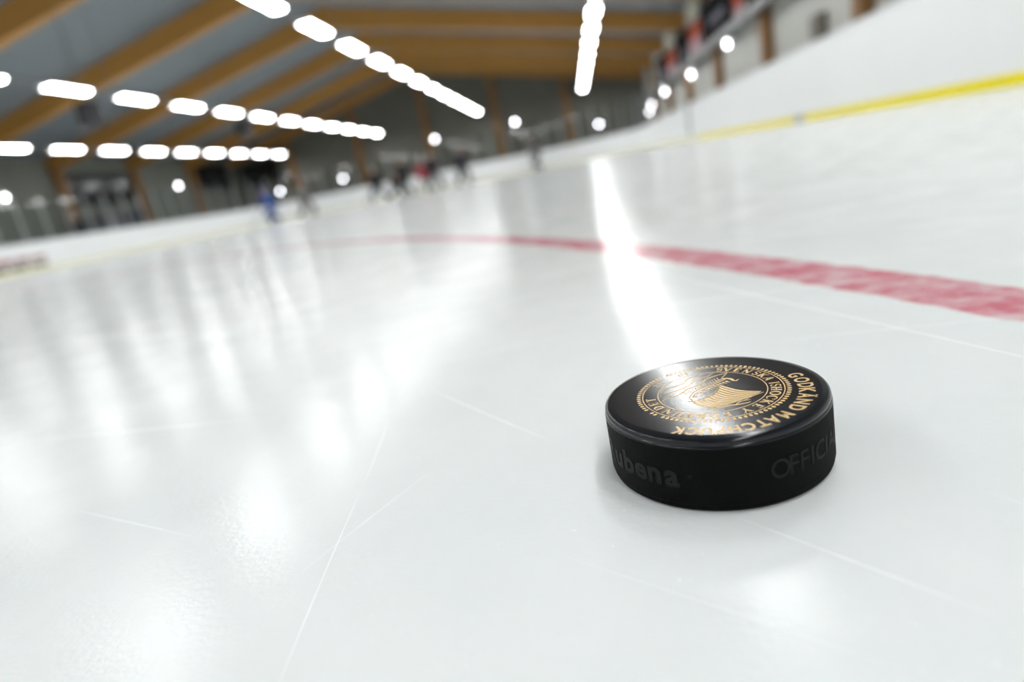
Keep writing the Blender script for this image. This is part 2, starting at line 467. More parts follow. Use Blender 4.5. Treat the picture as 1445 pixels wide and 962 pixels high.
# ------------------------------------------------------------------ bulkhead lamps on the walls
def make_wall_lamp():
    r = empty('wall_lamp')                      # +X points into the hall
    bm = bmesh.new()
    prof = [(0, 0), (.13, 0), (.13, .035), (.115, .05), (0, .05)]
    lathe(bm, prof, 24); bmesh.ops.recalc_face_normals(bm, faces=list(bm.faces))
    b = mesh_obj('base', bm, M['steel'], r, True, 40); b.rotation_euler = (0, PI/2, 0)
    bm = bmesh.new()
    prof = [(.105*math.cos(a), .05 + .09*math.sin(a)) for a in [PI/2*k/8 for k in range(9)]]
    prof[-1] = (0, .14)
    lathe(bm, [(0, .05)] + prof, 24); bmesh.ops.recalc_face_normals(bm, faces=list(bm.faces))
    b = mesh_obj('globe', bm, M['bulkhead'], r, True, 60); b.rotation_euler = (0, PI/2, 0)
    return r
wl = make_wall_lamp()
WL = [((WXR-.01, 23.2, 2.83), PI, 'round lit wall lamp under the large black banner, nearest on the right wall'),
      ((WXR-.01, 29.85, 2.71), PI, 'round lit wall lamp on the right wall, second from the near end'),
      ((WXR-.28, 36.05, 2.67), PI, 'round lit wall lamp on the right wall, third from the near end'),
      ((WXR-.01, 45.6, 2.28), PI, 'round lit wall lamp low in the far right corner'),
      ((WXR-.01, 44.0, 2.62), PI, 'round lit wall lamp just above the lowest lamp of the far right corner'),
      ((2.27, WYF-.01, 2.25), -PI/2, 'round lit wall lamp on the far wall below the row above the puck'),
      ((-3.66, WYF-.01, 3.60), -PI/2, 'round lit wall lamp on the far wall right of the long light row'),
      ((-9.75, WYF-.01, 3.60), -PI/2, 'round lit wall lamp on the far wall above the group of dark players'),
      ((-17.4, WYF-.01, 2.17), -PI/2, 'round lit wall lamp low on the far wall left of the dark players'),
      ((-22.6, WYF-.01, 2.20), -PI/2, 'round lit wall lamp behind the player in blue'),
      ((WXL+.01, 40.2, 3.54), 0, 'round lit wall lamp on the left wall below the lowest light row'),
      ((WXL+.01, 27.0, 3.50), 0, 'round lit wall lamp on the left wall at the photo edge')]
for i, (loc, rz, lab) in enumerate(WL):
    o = wl if i == 0 else copy_tree(wl)
    o.location = loc; o.rotation_euler = (0, 0, rz)
    tag(o, lab, 'wall lamp', 'round lamps on the hall walls')

# ------------------------------------------------------------------ right wall fittings
tray = empty('cable_tray', (5.29, 0, 2.85))
tag(tray, 'long grey cable tray along the right wall under the banners', 'cable tray')
bm = bmesh.new(); box(bm, -.14, .14, -8, 44, 0, .02); box(bm, -.16, -.14, -8, 44, 0, .22); box(bm, .14, .16, -8, 44, 0, .22); mesh_obj('channel', bm, M['steel'], tray)
for y in [-7.1 + 5.75*k for k in range(9)]:
    bm = bmesh.new(); box(bm, -.17, .45, y-.03, y+.03, -.06, -.001); mesh_obj('bracket', bm, M['steel'], tray)
fb = empty('switch_box', (WXR-.01, 15.3, 1.58)); tag(fb, 'small grey-brown box on the white right wall', 'switch box')
M['box_brown'] = mat('box_brown', (.17, .15, .12), .5)
bm = bmesh.new(); box(bm, -.16, 0, -.28, .28, 0, .52); bevel_all(bm, .012); mesh_obj('housing', bm, M['box_brown'], fb)
bm = bmesh.new(); box(bm, -.175, -.161, -.24, .24, .04, .48); bevel_all(bm, .004, 1); d = mesh_obj('door', bm, M['box_brown'], fb)
bm = bmesh.new(); box(bm, -.19, -.176, .17, .20, .22, .32); mesh_obj('latch', bm, M['black'], d)

M['ban_black'] = mat('banner_black', (.004, .004, .006), .8, 0, .1)
M['ban_grey'] = mat('banner_grey', (.16, .16, .19), .8, 0, .1)
M['ban_red'] = mat('banner_red', (.42, .075, .030), .8, 0, .1)
M['ban_pink'] = mat('banner_pink', (.50, .33, .36), .8, 0, .1)
M['ban_cream'] = mat('banner_cream', (.50, .48, .40), .8, 0, .1)
def banner(y0, y1, z0, z1, m, label, patches, x=5.42):
    e = empty('hanging_banner', (x, (y0+y1)/2, z1)); tag(e, label, 'banner', 'banners along the right wall')
    w = y1-y0; h = z1-z0
    def cloth(a0, a1, b0, b1, off, th):
        bm = bmesh.new(); nx = 24; nz = 6
        def P(i, j, s):
            yy = -w/2 + w*(a0+(a1-a0)*i/nx); zz = -h*(b0+(b1-b0)*j/nz)
            return (off + s*th + .03*math.sin(yy*3.1+y0)*(-zz/h), yy, zz)
        g = [[[bm.verts.new(P(i, j, s)) for j in range(nz+1)] for i in range(nx+1)] for s in (0, 1)]
        for i in range(nx):
            for j in range(nz):
                bm.faces.new((g[0][i][j], g[0][i+1][j], g[0][i+1][j+1], g[0][i][j+1]))
                bm.faces.new((g[1][i][j], g[1][i][j+1], g[1][i+1][j+1], g[1][i+1][j]))
        for i in range(nx):
            for j in (0, nz): bm.faces.new((g[0][i][j], g[1][i][j], g[1][i+1][j], g[0][i+1][j]))
        for j in range(nz):
            for i in (0, nx): bm.faces.new((g[0][i][j], g[0][i][j+1], g[1][i][j+1], g[1][i][j]))
        bmesh.ops.recalc_face_normals(bm, faces=list(bm.faces))
        return bm
    mesh_obj('cloth', cloth(0, 1, 0, 1, 0, .004), m, e, True)
    for nm, a0, a1, b0, b1, pm in patches: mesh_obj(nm, cloth(a0, a1, b0, b1, -.004, .003), pm, e, True)
    bm = bmesh.new(); tube(bm, [(0, -w/2-.08, .0), (0, w/2+.08, .0)], .022, 10); mesh_obj('pole', bm, M['steel'], e)
    for s in (-1, 1):
        bm = bmesh.new(); tube(bm, [(0, s*w*.4, 0), (.32, s*w*.4, .02)], .014, 8); mesh_obj('bracket', bm, M['steel'], e)
GREY = lambda: [('printed_mark', .18, .70, .42, .62, M['ban_grey'])]
banner(17.2, 19.8, 3.15, 4.5, M['ban_black'], 'black banner at the top edge of the photo, nearest on the right wall', GREY())
banner(20.0, 21.1, 3.1, 4.5, M['ban_red'], 'orange-red banner between the two nearest black banners', [('lower_band', 0, 1, .72, 1, M['ban_pink'])])
banner(21.3, 25.7, 3.08, 4.5, M['ban_black'], 'large black banner with a grey mark on the right wall', GREY())
banner(25.9, 28.1, 3.08, 4.3, M['ban_red'], 'red and pale pink banner beyond the large black banner', [('lower_band', 0, 1, .45, 1, M['ban_pink'])])
banner(28.3, 31.4, 3.08, 4.5, M['ban_black'], 'black banner second beyond the large black banner', [('printed_mark', .2, .6, .55, .8, M['ban_grey'])])
banner(31.9, 34.4, 3.08, 4.25, M['ban_red'], 'red banner third beyond the large black banner', [('lower_band', 0, 1, .5, 1, M['ban_pink'])])
banner(34.7, 38.0, 3.08, 4.5, M['ban_black'], 'farthest black banner on the right wall', [('printed_mark', .25, .6, .5, .75, M['ban_grey'])])
banner(25.9, 28.2, 4.42, 5.15, M['ban_cream'], 'cream banner hung high above the red and pink banner', [])
banner(31.7, 34.6, 4.40, 5.15, M['ban_cream'], 'cream banner hung high above the third red banner', [])

# hanging loudspeakers by the second row from the left
def speaker(x, y, z, label):
    e = empty('loudspeaker', (x, y, z), -.5); e.scale = (1.35, 1.35, 1.2); tag(e, label, 'loudspeaker', 'loudspeakers hung under the roof beams')
    bm = bmesh.new(); box(bm, -.22, .22, -.2, .2, -.3, .3); bevel_all(bm, .02); mesh_obj('cabinet', bm, M['black'], e)
    for zz, r in ((-.1, .15), (.17, .08)):
        bm = bmesh.new(); lathe(bm, [(0, .02), (r*.35, .03), (r*.8, .005), (r, .02), (r*1.08, .012), (r*1.08, -.005)], 24)
        bmesh.ops.recalc_face_normals(bm, faces=list(bm.faces))
        c = mesh_obj('cone', bm, M['dark_glass'], e, True); c.rotation_euler = (PI/2, 0, 0); c.location = (0, -.203, zz)
    bm = bmesh.new(); tube(bm, [(0, 0, .29), (0, 0, (roof_z(x)-.72-z)/1.2)], .02, 8); mesh_obj('hanger', bm, M['steel'], e)
speaker(-14.2, 18.8, 4.25, 'black loudspeaker hung below the near beams by the second light row from the left')
speaker(-15.3, 30.3, 4.6, 'black loudspeaker hung farther off by the second light row from the left')

# dark cabinets behind the left glass
M['locker'] = mat('locker_dark', (.035, .038, .045), .5)
M['locker2'] = mat('locker_grey', (.16, .15, .17), .5)
def locker(x, y, w, h, m, label):
    e = empty('storage_locker', (x, y, -.02), 0); tag(e, label, 'locker', 'lockers behind the left glass')
    bm = bmesh.new(); box(bm, -.35, .35, -w/2, w/2, 0, h); bevel_all(bm, .015); mesh_obj('body', bm, m, e)
    n = 2
    for k in range(n):
        bm = bmesh.new(); box(bm, .352, .372, -w/2+.03+k*w/n, -w/2+(k+1)*w/n-.03, .08, h-.06); bevel_all(bm, .005, 1); d = mesh_obj('door', bm, m, e)
        bm = bmesh.new(); box(bm, .374, .395, -w/2+(k+1)*w/n-.12, -w/2+(k+1)*w/n-.09, h*.5, h*.5+.15); mesh_obj('handle', bm, M['alu'], d)
locker(-24.6, 29.5, 1.3, 1.95, M['locker'], 'dark locker behind the left glass, nearest of three')
locker(-24.6, 31.2, 1.2, 2.2, M['locker2'], 'greyish locker between two dark lockers behind the left glass')
locker(-24.6, 33.0, 1.4, 2.25, M['locker'], 'dark locker behind the left glass, farthest of three')

# ------------------------------------------------------------------ puck
PUCK = empty('hockey_puck', (.03507, .21082, 0))
tag(PUCK, 'black rubber hockey puck with gold lettering and a longship emblem on the ice', 'puck')
def rubber(name, col, rough, spec=.5, scratch=True):
    m = mat(name, col, rough, 0, spec)
    nt = m.node_tree; b = nt.nodes['Principled BSDF']; L = nt.links.new; N = nt.nodes.new
    tc = N('ShaderNodeTexCoord')
    n = N('ShaderNodeTexNoise'); n.inputs['Scale'].default_value = 260; n.inputs['Detail'].default_value = 6
    L(tc.outputs['Object'], n.inputs['Vector'])
    r = N('ShaderNodeMapRange'); L(n.outputs['Fac'], r.inputs[0]); r.inputs['From Min'].default_value = .3; r.inputs['From Max'].default_value = .7
    r.inputs['To Min'].default_value = rough*.92; r.inputs['To Max'].default_value = rough*1.12
    L(r.outputs[0], b.inputs['Roughness'])
    n2 = N('ShaderNodeTexNoise'); n2.inputs['Scale'].default_value = 900; n2.inputs['Detail'].default_value = 4
    L(tc.outputs['Object'], n2.inputs['Vector'])
    bp = N('ShaderNodeBump'); bp.inputs['Strength'].default_value = .12; bp.inputs['Distance'].default_value = .0002
    L(n2.outputs['Fac'], bp.inputs['Height']); L(bp.outputs[0], b.inputs['Normal'])
    return m
M['rubber'] = rubber('rubber_smooth', (.008, .0098, .0135), .165, .38)
def knurl_mat():
    m = bpy.data.materials.new('rubber_knurled'); m.use_nodes = True
    nt = m.node_tree; b = nt.nodes['Principled BSDF']; L = nt.links.new; N = nt.nodes.new
    b.inputs['Roughness'].default_value = .6; b.inputs['Specular IOR Level'].default_value = .1
    tc = N('ShaderNodeTexCoord'); sp = N('ShaderNodeSeparateXYZ'); L(tc.outputs['Object'], sp.inputs[0])
    at = N('ShaderNodeMath'); at.operation = 'ARCTAN2'; L(sp.outputs[1], at.inputs[0]); L(sp.outputs[0], at.inputs[1])
    def lines(slope, per):
        u = N('ShaderNodeMath'); u.operation = 'MULTIPLY'; u.inputs[1].default_value = .0381; L(at.outputs[0], u.inputs[0])
        v = N('ShaderNodeMath'); v.operation = 'MULTIPLY_ADD'; v.inputs[1].default_value = slope; L(sp.outputs[2], v.inputs[0]); L(u.outputs[0], v.inputs[2])
        w = N('ShaderNodeMath'); w.operation = 'MULTIPLY'; w.inputs[1].default_value = 2*PI/per; L(v.outputs[0], w.inputs[0])
        s = N('ShaderNodeMath'); s.operation = 'SINE'; L(w.outputs[0], s.inputs[0])
        return s.outputs[0]
    a = lines(-.55, .00060); c = lines(.9, .00060)
    mx = N('ShaderNodeMath'); mx.operation = 'MULTIPLY_ADD'; L(c, mx.inputs[0]); mx.inputs[1].default_value = .45; L(a, mx.inputs[2])
    bp = N('ShaderNodeBump'); bp.inputs['Strength'].default_value = 1.; bp.inputs['Distance'].default_value = .00016
    L(mx.outputs[0], bp.inputs['Height']); L(bp.outputs[0], b.inputs['Normal'])
    r = N('ShaderNodeMapRange'); L(mx.outputs[0], r.inputs[0]); r.inputs['From Min'].default_value = .1; r.inputs['From Max'].default_value = 1.3
    cm = N('ShaderNodeMix'); cm.data_type = 'RGBA'; L(r.outputs[0], cm.inputs['Factor'])
    cm.inputs['A'].default_value = (.0006, .0006, .0008, 1); cm.inputs['B'].default_value = (.012, .0125, .013, 1)
    L(cm.outputs['Result'], b.inputs['Base Color'])
    return m
M['knurl'] = knurl_mat()
M['emboss'] = mat('rubber_raised', (.0095, .010, .0105), .55, 0, .18)
mm = .001
prof = [(0, 0), (35.6, 0), (36.8, .25), (37.5, .9), (37.8, 1.7), (37.75, 2.3), (38.0, 2.7), (38.1, 3.1), (38.1, 22.0), (37.95, 22.5), (37.7, 22.75), (37.75, 23.1), (37.85, 23.5), (37.7, 24.2), (37.3, 24.75), (36.8, 25.05), (36.3, 25.15), (35.9, 25.22), (35.4, 25.38), (34.6, 25.4), (0, 25.4)]
bm = bmesh.new(); lathe(bm, [(r*mm, z*mm) for r, z in prof], 256, lambda i: 1 if i <= 7 else 0)
bmesh.ops.recalc_face_normals(bm, faces=list(bm.faces))
mesh_obj('disc', bm, [M['rubber'], M['knurl']], PUCK, True, 50)

def gold_mat():
    m = mat('gold_print', (.62, .40, .15), .38, .25, .5)
    nt = m.node_tree; b = nt.nodes['Principled BSDF']; L = nt.links.new; N = nt.nodes.new
    tc = N('ShaderNodeTexCoord'); n = N('ShaderNodeTexNoise'); n.inputs['Scale'].default_value = 700; n.inputs['Detail'].default_value = 5
    L(tc.outputs['Object'], n.inputs['Vector'])
    r = N('ShaderNodeMix'); r.data_type = 'RGBA'; r.inputs['A'].default_value = (.46, .28, .10, 1); r.inputs['B'].default_value = (.78, .55, .25, 1)
    L(n.outputs['Fac'], r.inputs['Factor']); L(r.outputs['Result'], b.inputs['Base Color'])
    return m
M['gold'] = gold_mat()
ZT = 25.4 + .03

def ribbon(bm, pts, w, tf, closed=False):
    """flat band through 2-D points; w one width or one per point; tf maps (x, y) to mm on the puck top"""
    n = len(pts); ws = w if isinstance(w, (list, tuple)) else [w]*n
    Ls, Rs = [], []
    for i, (x, y) in enumerate(pts):
        if closed: a = pts[(i-1) % n]; b = pts[(i+1) % n]
        else: a = pts[max(i-1, 0)]; b = pts[min(i+1, n-1)]
        dx, dy = b[0]-a[0], b[1]-a[1]; l = math.hypot(dx, dy) or 1
        nx, ny = -dy/l*ws[i]/2, dx/l*ws[i]/2
        Ls.append(bm.verts.new(Vector(tf(x+nx, y+ny)))); Rs.append(bm.verts.new(Vector(tf(x-nx, y-ny))))
    for i in range(n if closed else n-1):
        j = (i+1) % n
        f = bm.faces.new((Ls[i], Rs[i], Rs[j], Ls[j]))
def up_faces(bm):
    bm.normal_update()
    for f in bm.faces:
        if f.normal.z < 0: f.normal_flip()
def arc(cx, cy, rx, ry, a0, a1, n=14):
    return [(cx + rx*math.cos(math.radians(a0+(a1-a0)*k/n)), cy + ry*math.sin(math.radians(a0+(a1-a0)*k/n))) for k in range(n+1)]
TK, TN = .23, .105
def serif(x, y, w=.20): return ([(x-w/2, y), (x+w/2, y)], .06)
def stem(x, y0=.03, y1=.97, w=TK, s0=True, s1=True):
    out = [([(x, y0), (x, y1)], w)]
    if s0: out.append(serif(x, .03, w+.14))
    if s1: out.append(serif(x, .97, w+.14))
    return out
def bowl_w(n, lo=TN, hi=TK): return [lo + (hi-lo)*math.sin(PI*k/n) for k in range(n+1)]
GL = {
 'I': (.32, stem(.16)),
 'H': (.86, stem(.18) + stem(.68) + [([(.18, .5), (.68, .5)], TN)]),
 'T': (.74, stem(.37, s1=False) + [([(.04, .955), (.70, .955)], .08), ([(.06, .95), (.06, .78)], .06), ([(.68, .95), (.68, .78)], .06)]),
 'E': (.68, stem(.18) + [([(.18, .96), (.60, .96)], TN), ([(.18, .51), (.50, .51)], TN), ([(.18, .04), (.62, .04)], TN), ([(.60, .98), (.60, .80)], .06), ([(.62, .02), (.62, .22)], .06), ([(.49, .42), (.49, .60)], .05)]),
 'F': (.64, stem(.18) + [([(.18, .96), (.60, .96)], TN), ([(.18, .50), (.50, .50)], TN), ([(.60, .98), (.60, .78)], .06), ([(.49, .41), (.49, .59)], .05)]),
 'N': (.88, stem(.16, w=TN) + stem(.72, w=TN, s0=False) + [([(.14, .97), (.73, .03)], TK)]),
 'V': (.82, [([(.12, .97), (.42, .02)], TK), ([(.70, .97), (.44, .02)], TN), serif(.12, .97, .3), serif(.70, .97, .24)]),
 'A': (.84, [([(.12, .03), (.41, .98)], TN), ([(.72, .03), (.44, .98)], TK), ([(.22, .34), (.62, .34)], TN), serif(.12, .03, .24), serif(.72, .03, .3)]),
 'Y': (.80, stem(.40, 0.03, .45, s1=False) + [([(.10, .97), (.40, .43)], TK), ([(.70, .97), (.42, .43)], TN), serif(.10, .97, .28), serif(.70, .97, .24)]),
 'K': (.84, stem(.18) + [([(.68, .97), (.24, .45)], TN), ([(.36, .58), (.72, .03)], TK), serif(.68, .97, .24), serif(.74, .03, .26)]),
 'R': (.82, stem(.18) + [([(.18, .96), (.36, .96)] + arc(.36, .735, .25, .225, 90, -90) + [(.18, .51)], [TN, TN] + bowl_w(14) + [TN]), ([(.40, .51), (.72, .03)], TK), serif(.74, .03, .22)]),
 'B': (.78, stem(.18) + [([(.18, .96), (.36, .96)] + arc(.36, .75, .22, .21, 90, -90) + [(.18, .54)], [TN, TN] + bowl_w(14) + [TN]), ([(.18, .54), (.38, .54)] + arc(.38, .29, .26, .25, 90, -90) + [(.18, .04)], [TN, TN] + bowl_w(14) + [TN])]),
 'D': (.86, stem(.18) + [([(.18, .96), (.34, .96)] + arc(.34, .5, .38, .46, 90, -90) + [(.18, .04)], [TN, TN] + bowl_w(14) + [TN])]),
 'U': (.86, [([(.18, .97), (.18, .32)] + arc(.43, .32, .25, .28, 180, 270, 7) , [TK]*2 + [TK-(TK-TN)*k/7 for k in range(8)]), (arc(.43, .32, .25, .28, 270, 360, 7) + [(.68, .97)], TN), serif(.18, .97, .3), serif(.68, .97, .24)]),
 'O': (.90, [(arc(.45, .5, .36, .47, 0, 360, 28)[:-1], [TN+(TK-TN)*abs(math.cos(2*PI*k/28)) for k in range(28)], True)]),
 'C': (.82, [(arc(.46, .5, .37, .47, 40, 320, 22), [TN+(TK-TN)*max(0, -math.cos(math.radians(40+280*k/22))) for k in range(23)]), ([(.76, .66), (.76, .96)], .06), ([(.76, .06), (.76, .30)], .05)]),
 'S': (.66, [(arc(.33, .735, .22, .225, 30, 270, 12)[:-1] + arc(.33, .27, .24, .235, 90, -150, 12), [TN]*4 + [.11]*4 + [.15]*8 + [.11]*5 + [TN]*4), ([(.54, .74), (.54, .97)], .06), ([(.10, .04), (.10, .30)], .06)]),
}
GL['Ö'] = (.90, GL['O'][1] + [([(.22, 1.14), (.34, 1.14)], .13), ([(.56, 1.14), (.68, 1.14)], .13)])
GL['1'] = (.40, stem(.22) + [([(.22, .96), (.06, .80)], TN)])
GL['9'] = (.66, [(arc(.33, .68, .24, .28, 0, 360, 20)[:-1], .12, True), ([(.56, .66), (.52, .34), (.40, .12), (.16, .03)], .11)])
GL['2'] = (.66, [(arc(.32, .72, .22, .24, 170, -30, 12) + [(.10, .06)], .11), ([(.08, .05), (.60, .05)], .12), ([(.59, .05), (.59, .22)], .06)])

def ring_letter(bm, ch, ang, r0, h, wscale=1., inward=False, off=(0, 0)):
    w, strokes = GL[ch]
    rm = r0 + h*.45
    def tf(x, y):
        if not inward: r = r0 + y*h; a = math.radians(ang) - (x - w/2)*h*wscale/rm
        else: r = r0 + h - y*h; a = math.radians(ang) + (x - w/2)*h*wscale/rm
        return ((off[0] + r*math.cos(a))*mm, (off[1] + r*math.sin(a))*mm, ZT*mm)
    for s in strokes: ribbon(bm, s[0], s[1], tf, len(s) > 2)
bm = bmesh.new()
for ch, a in (('S',70),('V',62),('E',52),('N',41.2),('S',30.2),('K',21.2),('A',11.2),('I',-1.8),('S',-8.6),('H',-16.8),('O',-27.2),('C',-37.4),('K',-47.6),('E',-58.6),('Y',-71.5),
              ('F',-88.5),('Ö',-99.5),('R',-110.5),('B',-120.8),('U',-131.4),('N',-143),('D',-156.5),('E',-167.5),('T',-178.2)):
    ring_letter(bm, ch, a, 19.55, 3.45 if ch != 'Ö' else 3.2, 1.06)
up_faces(bm); mesh_obj('ring_lettering', bm, M['gold'], PUCK)
bm = bmesh.new()
for ch, a in (('1', 104), ('9', 111), ('2', 138), ('2', 145.5)): ring_letter(bm, ch, a, 19.7, 2.9, .95, True)
up_faces(bm); mesh_obj('date_numerals', bm, M['gold'], PUCK)

# bold outer lettering from the built-in font
def glyph(ch, offset=0., extr=0.):
    cu = bpy.data.curves.new('letter', 'FONT'); cu.body = ch; cu.offset = offset; cu.extrude = extr; cu.resolution_u = 4; cu.fill_mode = 'BOTH'
    o = bpy.data.objects.new('letter', cu)
    me = bpy.data.meshes.new_from_object(o)
    vs = [v.co.copy() for v in me.vertices]; fs = [tuple(p.vertices) for p in me.polygons]
    bpy.data.objects.remove(o); bpy.data.curves.remove(cu); bpy.data.meshes.remove(me)
    return vs, fs
bm = bmesh.new()
CAP = max(v.y for v in glyph('H')[0])
for ch, a in (('G',10),('O',.3),('D',-9.1),('K',-17.2),('Ä',-26),('N',-35.2),('D',-44.6),('M',-56),('A',-65),('T',-72.6),('C',-80.6),('H',-88.8),('P',-96.6),('U',-104.2),('C',-112),('K',-120.8)):
    vs, fs = glyph('A' if ch == 'Ä' else ch, .026)
    x0 = min(v.x for v in vs); x1 = max(v.x for v in vs)
    r0, h = 28.3, 4.6
    sx = .80 if ch != 'M' else .72
    def P(x, y):
        r = r0 + y/CAP*h; t = math.radians(a) - (x-(x0+x1)/2)/CAP*h*sx/30.3
        return ((-.5 + r*math.cos(t))*mm, (-1.8 + r*math.sin(t))*mm, ZT*mm)
    bv = [bm.verts.new(P(v.x, v.y)) for v in vs]
    for f in fs:
        try: bm.faces.new([bv[i] for i in f])
        except ValueError: pass
    if ch == 'Ä':
        for s in (-1, 1):
            cx = (x0+x1)/2 + s*.105; cy = CAP*1.13
            bm.faces.new([bm.verts.new(P(cx+.062*math.cos(2*PI*k/10), cy+.062*math.sin(2*PI*k/10))) for k in range(10)])
up_faces(bm); mesh_obj('outer_lettering', bm, M['gold'], PUCK)
# rings and beads
def ring_bm(bm, r, w, n=180):
    ribbon(bm, [(r*math.cos(2*PI*k/n), r*math.sin(2*PI*k/n)) for k in range(n)], w, lambda x, y: (x*mm, y*mm, ZT*mm), True)
bm = bmesh.new(); ring_bm(bm, 23.95, .36); ring_bm(bm, 18.55, .34); up_faces(bm); mesh_obj('ring_line', bm, M['gold'], PUCK)
bm = bmesh.new()
for k in range(88):
    a = 2*PI*k/88; deg = (math.degrees(a)+180) % 360 - 180
    if -158 < deg < -154 or -146 < deg < -142 or 122 < deg < 126: continue
    ca, sa = math.cos(a), math.sin(a)
    pts = [(25.35 + .80*math.cos(2*PI*j/12), .56*math.sin(2*PI*j/12)) for j in range(12)]
    bm.faces.new([bm.verts.new(((x*ca - y*sa)*mm, (x*sa + y*ca)*mm, ZT*mm)) for x, y in pts])
up_faces(bm); mesh_obj('bead_ring', bm, M['gold'], PUCK)
# longship emblem (emblem frame: e to its right, u up; up points at -54 degrees)
def em(e, u): return ((-.809*e + .588*u)*mm, (-.588*e - .809*u)*mm, ZT*mm)
def smooth(pts, n=6):
    out = []
    for i in range(len(pts)-1):
        p0 = pts[max(i-1, 0)]; p1 = pts[i]; p2 = pts[i+1]; p3 = pts[min(i+2, len(pts)-1)]
        for k in range(n):
            t = k/n
            out.append(tuple(.5*((2*p1[j]) + (-p0[j]+p2[j])*t + (2*p0[j]-5*p1[j]+4*p2[j]-p3[j])*t*t + (-p0[j]+3*p1[j]-3*p2[j]+p3[j])*t**3) for j in (0, 1)))
    out.append(pts[-1]); return out
def taper(n, w, e=.35): return [w*(e + (1-e)*math.sin(PI*k/(n-1))) for k in range(n)]
emb = empty('emblem'); emb.parent = PUCK
bm = bmesh.new()
for pl, w in (([(11, -13.9), (8, -14.9), (5.2, -14.6), (2, -13.6), (-.75, -13.8), (-3.2, -15.0), (-5.5, -15.4), (-8.5, -14.3), (-11.3, -13.8)], .62),
              ([(14, -10.9), (10.5, -11.6), (6.9, -10.7), (3, -10.1), (-.54, -10.6), (-4, -11.9), (-7.6, -11.8), (-10, -10.9), (-13.6, -11.6)], .72),
              ([(16.3, -7.7), (13.5, -8.3), (10.4, -7.2), (6.8, -7.4), (2.9, -8.3), (-.6, -7.7), (-4.1, -8.1), (-8, -9.2), (-12, -8.7), (-16.3, -7.2)], .80)):
    s = smooth(pl); ribbon(bm, s, taper(len(s), w), em)
up_faces(bm); mesh_obj('waves', bm, M['gold'], emb)
bm = bmesh.new()
left = smooth([(-5.9, -1.6), (-5.6, 3), (-5.6, 6.9), (-6.9, 11), (-9.1, 15)], 8)
right = smooth([(10.6, 1.3), (11.6, 4.5), (11.0, 7.4), (7.6, 11.8), (-9.1, 15.2)], 8)
NS = 11
for j in range(NS):
    s0, s1 = j/NS, (j+.72)/NS
    def cur(s, k):
        l, r = left[k], right[k]; t = k/(len(left)-1)
        sag = 2.2*math.sin(PI*s)*(1-t)
        return (l[0]+(r[0]-l[0])*s, l[1]+(r[1]-l[1])*s + sag)
    A = [bm.verts.new(em(*cur(s0, k))) for k in range(len(left)-2)]; B = [bm.verts.new(em(*cur(s1, k))) for k in range(len(left)-2)]
    for k in range(len(A)-1): bm.faces.new((A[k], B[k], B[k+1], A[k+1]))
ribbon(bm, smooth([(-5.9, -1.6), (-.5, 2.0), (5, 2.7), (10.6, 1.3)]), .45, em)
ribbon(bm, right[:-3], .5, em)
up_faces(bm); mesh_obj('sail', bm, M['gold'], emb)
bm = bmesh.new()
s = smooth([(12.2, 8.6), (11.4, 10.6), (8.8, 12.6), (6.4, 13.4), (4.2, 15.2), (1.6, 16.7), (.2, 17.0)]); ribbon(bm, s, taper(len(s), .7), em)
s = smooth([(4.4, 14.6), (2.5, 14.2), (.8, 14.6), (-1.2, 15.9)]); ribbon(bm, s, taper(len(s), .6), em)
ribbon(bm, [(1.2, 14.6), (-3.5, 14.6), (-8.4, 15.3)], .3, em)
ribbon(bm, [(9.2, 10.4), (10.6, 12.0)], .4, em)
up_faces(bm); mesh_obj('pennant', bm, M['gold'], emb)
bm = bmesh.new()
ribbon(bm, smooth([(-11.6, -4.6), (-8, -4.6), (-2, -4.9), (4, -4.2), (8.4, -2.4), (9.6, .2)]), .50, em)
ribbon(bm, smooth([(-11.2, -3.4), (-6, -3.5), (0, -3.6), (5, -2.8), (8.0, -1.0)]), .42, em)
s = smooth([(-10.6, -4.4), (-11.9, -3.6), (-12.2, -1.6), (-11.6, -.2), (-11.9, 1.3)]); ribbon(bm, s, taper(len(s), 1.1, .3), em)      # dragon neck
ribbon(bm, [(-11.8, 1.1), (-12.8, .6), (-13.6, .8)], [.5, .7, .2], em)
s = smooth([(-16.5, -7.2), (-13.8, -6.2), (-11.4, -5.4)]); ribbon(bm, s, .32, em)
s = smooth([(9.2, -.4), (10.2, .6), (11.2, .4), (11.0, -.6)]); ribbon(bm, s, taper(len(s), .6), em)
up_faces(bm); mesh_obj('hull', bm, M['gold'], emb)
bm = bmesh.new()
for k in range(13):
    e_ = -9.6 + k*1.38; u_ = -2.35 + .012*(e_+1)**2
    pts = [(e_+.5*math.cos(2*PI*j/12), u_+.62*math.sin(2*PI*j/12)) for j in range(12)]
    bm.faces.new([bm.verts.new(em(*q)) for q in pts])
    ribbon(bm, [(e_+.2, u_+.7), (e_-.15, u_+1.5)], .3, em)
up_faces(bm); mesh_obj('shields', bm, M['gold'], emb)
bm = bmesh.new()
for k in range(14):
    e_ = -10 + k*1.28
    ribbon(bm, [(e_+.6, -4.9+.02*k), (e_-.5, -7.0+.03*k)], .26, em)
up_faces(bm); mesh_obj('oars', bm, M['gold'], emb)

